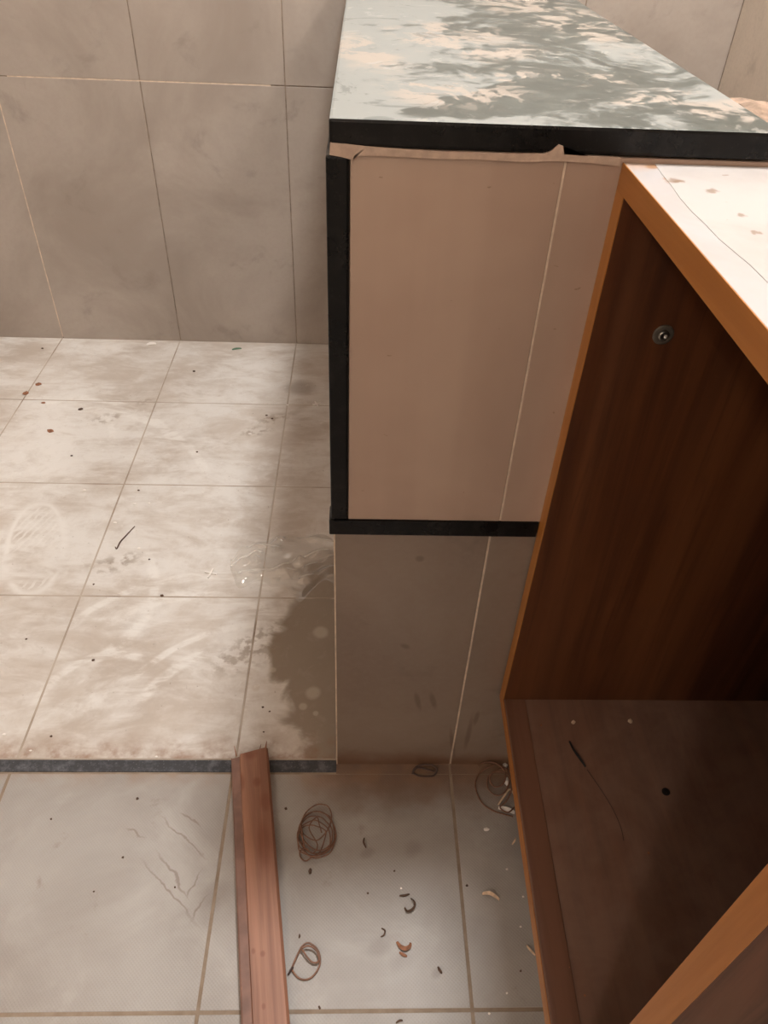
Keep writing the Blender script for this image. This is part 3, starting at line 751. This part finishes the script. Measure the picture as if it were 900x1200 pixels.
tag(rock('dark_crumb', 374.5, 1181, 3, 5, 'chip_dark', rot=.5), 'narrow dark crumb between the wire loop and a tile joint', 'crumb')
for (u, v, s_) in ((547, 1038, 3.5), (610, 1138, 3), (335, 948, 4), (462, 1021, 3), (431, 1047, 3), (161, 936, 4), (144, 1005, 3.5), (110, 1045, 3), (60, 960, 3), (205, 1040, 3)):
    tag(rock('dark_crumb', u, v, s_, s_*.8, 'chip_dark', seed=5), 'tiny dark crumb scattered on the bathroom floor', 'crumb', 'dark crumbs on the bathroom floor')
for (u, v, s_) in ((594, 1019, 3.5), (594, 1164, 3.5), (573, 1188, 4), (470, 1041, 3), (613, 1051, 3), (610, 1086, 3)):
    tag(rock('white_crumb', u, v, s_, s_*.7, 'white_bit', seed=6), 'tiny white crumb scattered on the bathroom floor', 'crumb', 'white crumbs on the bathroom floor')
tag(rock('white_scrap', 569.5, 972.5, 8, 5, 'white_bit', seed=8), 'small white foam scrap lying apart from the twine tangle', 'scrap')
tag(flake('white_scrap', [(584, 947), (590, 949), (597, 951), (603, 953)], 'white_bit', curl=.003, width=.003), 'long white strip scrap at the front of the twine tangle', 'scrap')
tag(rock('white_scrap', 593.5, 918, 8, 10, 'white_bit', seed=9, flat=.8), 'white crumpled scrap amid the twine tangle', 'scrap')
tag(rock('white_scrap', 591.5, 898, 6, 7, 'white_bit', seed=10, flat=.8), 'small white scrap at the back of the twine tangle', 'scrap')
tag(flake('pale_shaving', [(600, 990), (603, 986), (604, 982)], 'chip_pale', curl=.002, width=.0010), 'short pale shaving beside the cabinet between tangle and arched shaving', 'shaving')
# inside the cabinet
zb = CZ0+T
tag(flake('wood_shaving', [(667, 869), (672, 880), (679, 890), (686, 899)], 'black', z=zb, curl=.002, width=.0012), 'dark bent sliver lying on the cabinet bottom', 'shaving')
o = strand('hair_strand', [(688, 902), (702, 922), (717, 946), (727, 968), (731, 985)], .0004, 'dark_wire')
o.location.z = 0
me = o.data
for q in me.vertices: q.co.z += zb
bpts = [px(u, v, zb+.0005) for (u, v) in ((688, 902), (702, 922), (717, 946), (727, 968), (731, 985))]
bpy.data.objects.remove(o)
o = link('thin_strand', tube_mesh(catmull(bpts, 8), .0004, 5), MAT['dark_wire'])
tag(o, 'long thin dark fibre lying on the cabinet bottom', 'fibre')
for (u, v) in ((671.5, 847.5), (738, 846.5)):
    tag(rock('pale_chip', u, v, 6, 6, 'chip_pale', z=zb, flat=.7), 'small pale chip on the cabinet bottom near the far side panel', 'chip', 'pale chips on the cabinet bottom')
for (u, v) in ((634, 850), (630, 813), (643, 1110), (667, 1134), (685, 1167), (760, 1000)):
    tag(rock('dust_crumb', u, v, 3, 3, 'chip', z=zb), 'tiny brown crumb on the dark cabinet bottom', 'crumb', 'brown crumbs on the cabinet bottom')

# ------------------------------------------------------------------ clear plastic film on the shower floor
def film():
    NU, NV = 110, 64; bm = bmesh.new(); g = []
    FOLDS = [(px(*a), px(*b), h, sg) for (a, b, h, sg) in (((281, 639), (322, 645), .0055, .008), ((278, 663), (301, 652), .006, .008), ((326, 670), (352, 660), .006, .007),
             ((352, 660), (393, 646), .007, .008), ((286, 675), (350, 672), .005, .007), ((345, 628), (393, 640), .006, .008), ((360, 668), (393, 655), .005, .006), ((355, 682), (393, 668), .005, .007), ((327, 634), (329, 632), .006, .008), ((300, 660), (301, 659), .006, .007))]
    # outline: upper and lower edges from the tip at the left to the partition at the right
    up_ = catmull([px(270, 655), px(285, 642), (px(318, 632)), px(345, 628), px(392, 634)], 12)
    lo_ = catmull([px(270, 668), px(280, 684), px(318, 688), px(350, 693), px(394, 690)], 12)
    for i in range(NU+1):
        t = i/NU; f = t*(len(up_)-1); k = min(len(up_)-2, int(f)); a = up_[k].lerp(up_[k+1], f-k); b_ = lo_[k].lerp(lo_[k+1], f-k)
        row = []
        for j in range(NV+1):
            s = j/NV; p = a.lerp(b_, s+(s-.5)*.5*mnoise.noise(Vector((t*6, 5 if s > .5 else 9, 1))))
            h = .004*math.sin(math.pi*s)+.0015*mnoise.noise(Vector((t*9, s*7, 2)))+.003*mnoise.noise(Vector((t*3, s*3, 7)))
            for (A, B, hh, sg) in FOLDS:
                ab = B-A; k = max(0, min(1, (p-A).dot(ab)/ab.length_squared)); d = (p-(A+ab*k)).length
                h += 1.5*hh*(.7+.3*math.sin(k*9+hh*4000))*math.exp(-(d/sg)**2)
            edge = min(1, s*8, (1-s)*8, t*9)
            x = min(p.x, -.0225-.0008)
            row.append(bm.verts.new((x, p.y, .0006+max(0, h)*edge)))
        g.append(row)
    for i in range(NU):
        for j in range(NV): bm.faces.new((g[i][j], g[i+1][j], g[i+1][j+1], g[i][j+1]))
    me = bpy.data.meshes.new('film'); bm.normal_update()
    if sum(f.normal.z for f in bm.faces) < 0: bmesh.ops.reverse_faces(bm, faces=bm.faces[:])
    bm.to_mesh(me); bm.free()
    o = link('plastic_film', me, MAT['film'], None, True)
    return tag(o, 'crumpled clear plastic film on the shower floor beside the partition', 'plastic film')
film()

# ------------------------------------------------------------------ lamps
def area(parent, L, loc, rot=(0, 0, 0), shape='DISK'):
    d = bpy.data.lights.new('lamp_light', 'AREA'); d.shape = shape; d.size = L['size']; d.energy = L['watts']; d.color = L['col']
    o = bpy.data.objects.new('lamp_light', d); C.objects.link(o); o.parent = parent; o.location = loc; o.rotation_euler = rot
def ceiling_light(L):
    e = empty('ceiling_light', (L['pos'][0], L['pos'][1], ZC))
    tag(e, 'round flat white ceiling light', 'light')
    r = L['size']/2
    link('housing', lathe_mesh([(0, 0), (r+.02, 0), (r+.02, -.018), (r+.012, -.022), (r+.004, -.020), (r+.004, -.004), (0, -.004)], 40), MAT['white_bit'], e)
    link('diffuser', lathe_mesh([(0, -.005), (r, -.005), (r, -.012), (0, -.013)], 40), m_emit('ceiling_diffuser', L['col'], 6), e)
    area(e, L, (0, 0, -.024))
def wall_lamp(L, wall_pt, label):
    e = empty('wall_lamp', wall_pt); tag(e, label, 'lamp')
    p = Vector(L['pos'])-Vector(wall_pt); r = L['size']/2
    n = p.normalized(); rot = Vector((0, 0, 1)).rotation_difference(n).to_euler()
    o = link('base_plate', lathe_mesh([(0, 0), (.045, 0), (.045, .012), (.03, .02), (.012, .024), (.012, p.length-r*.8), (0, p.length-r*.8)], 24), MAT['metal'], e); o.rotation_euler = rot
    prof = [(r*math.sin(a), -r*math.cos(a)) for a in [math.pi*k/14 for k in range(15)]]
    prof[0] = (0.0005, -r); prof[-1] = (0.0005, r)
    o = link('globe', lathe_mesh(prof, 24), m_emit('globe_'+label.split()[0], L['col'], L['watts']/(4*math.pi**2*r*r)), e, True); o.location = p
ceiling_light(LAMP_C)
wall_lamp(LAMP_B, (LAMP_B['pos'][0], YN, LAMP_B['pos'][2]), 'white globe wall lamp on the plastered wall')
wall_lamp(LAMP_A, (XR, LAMP_A['pos'][1], LAMP_A['pos'][2]), 'small globe wall lamp on the tiled wall above the recess')
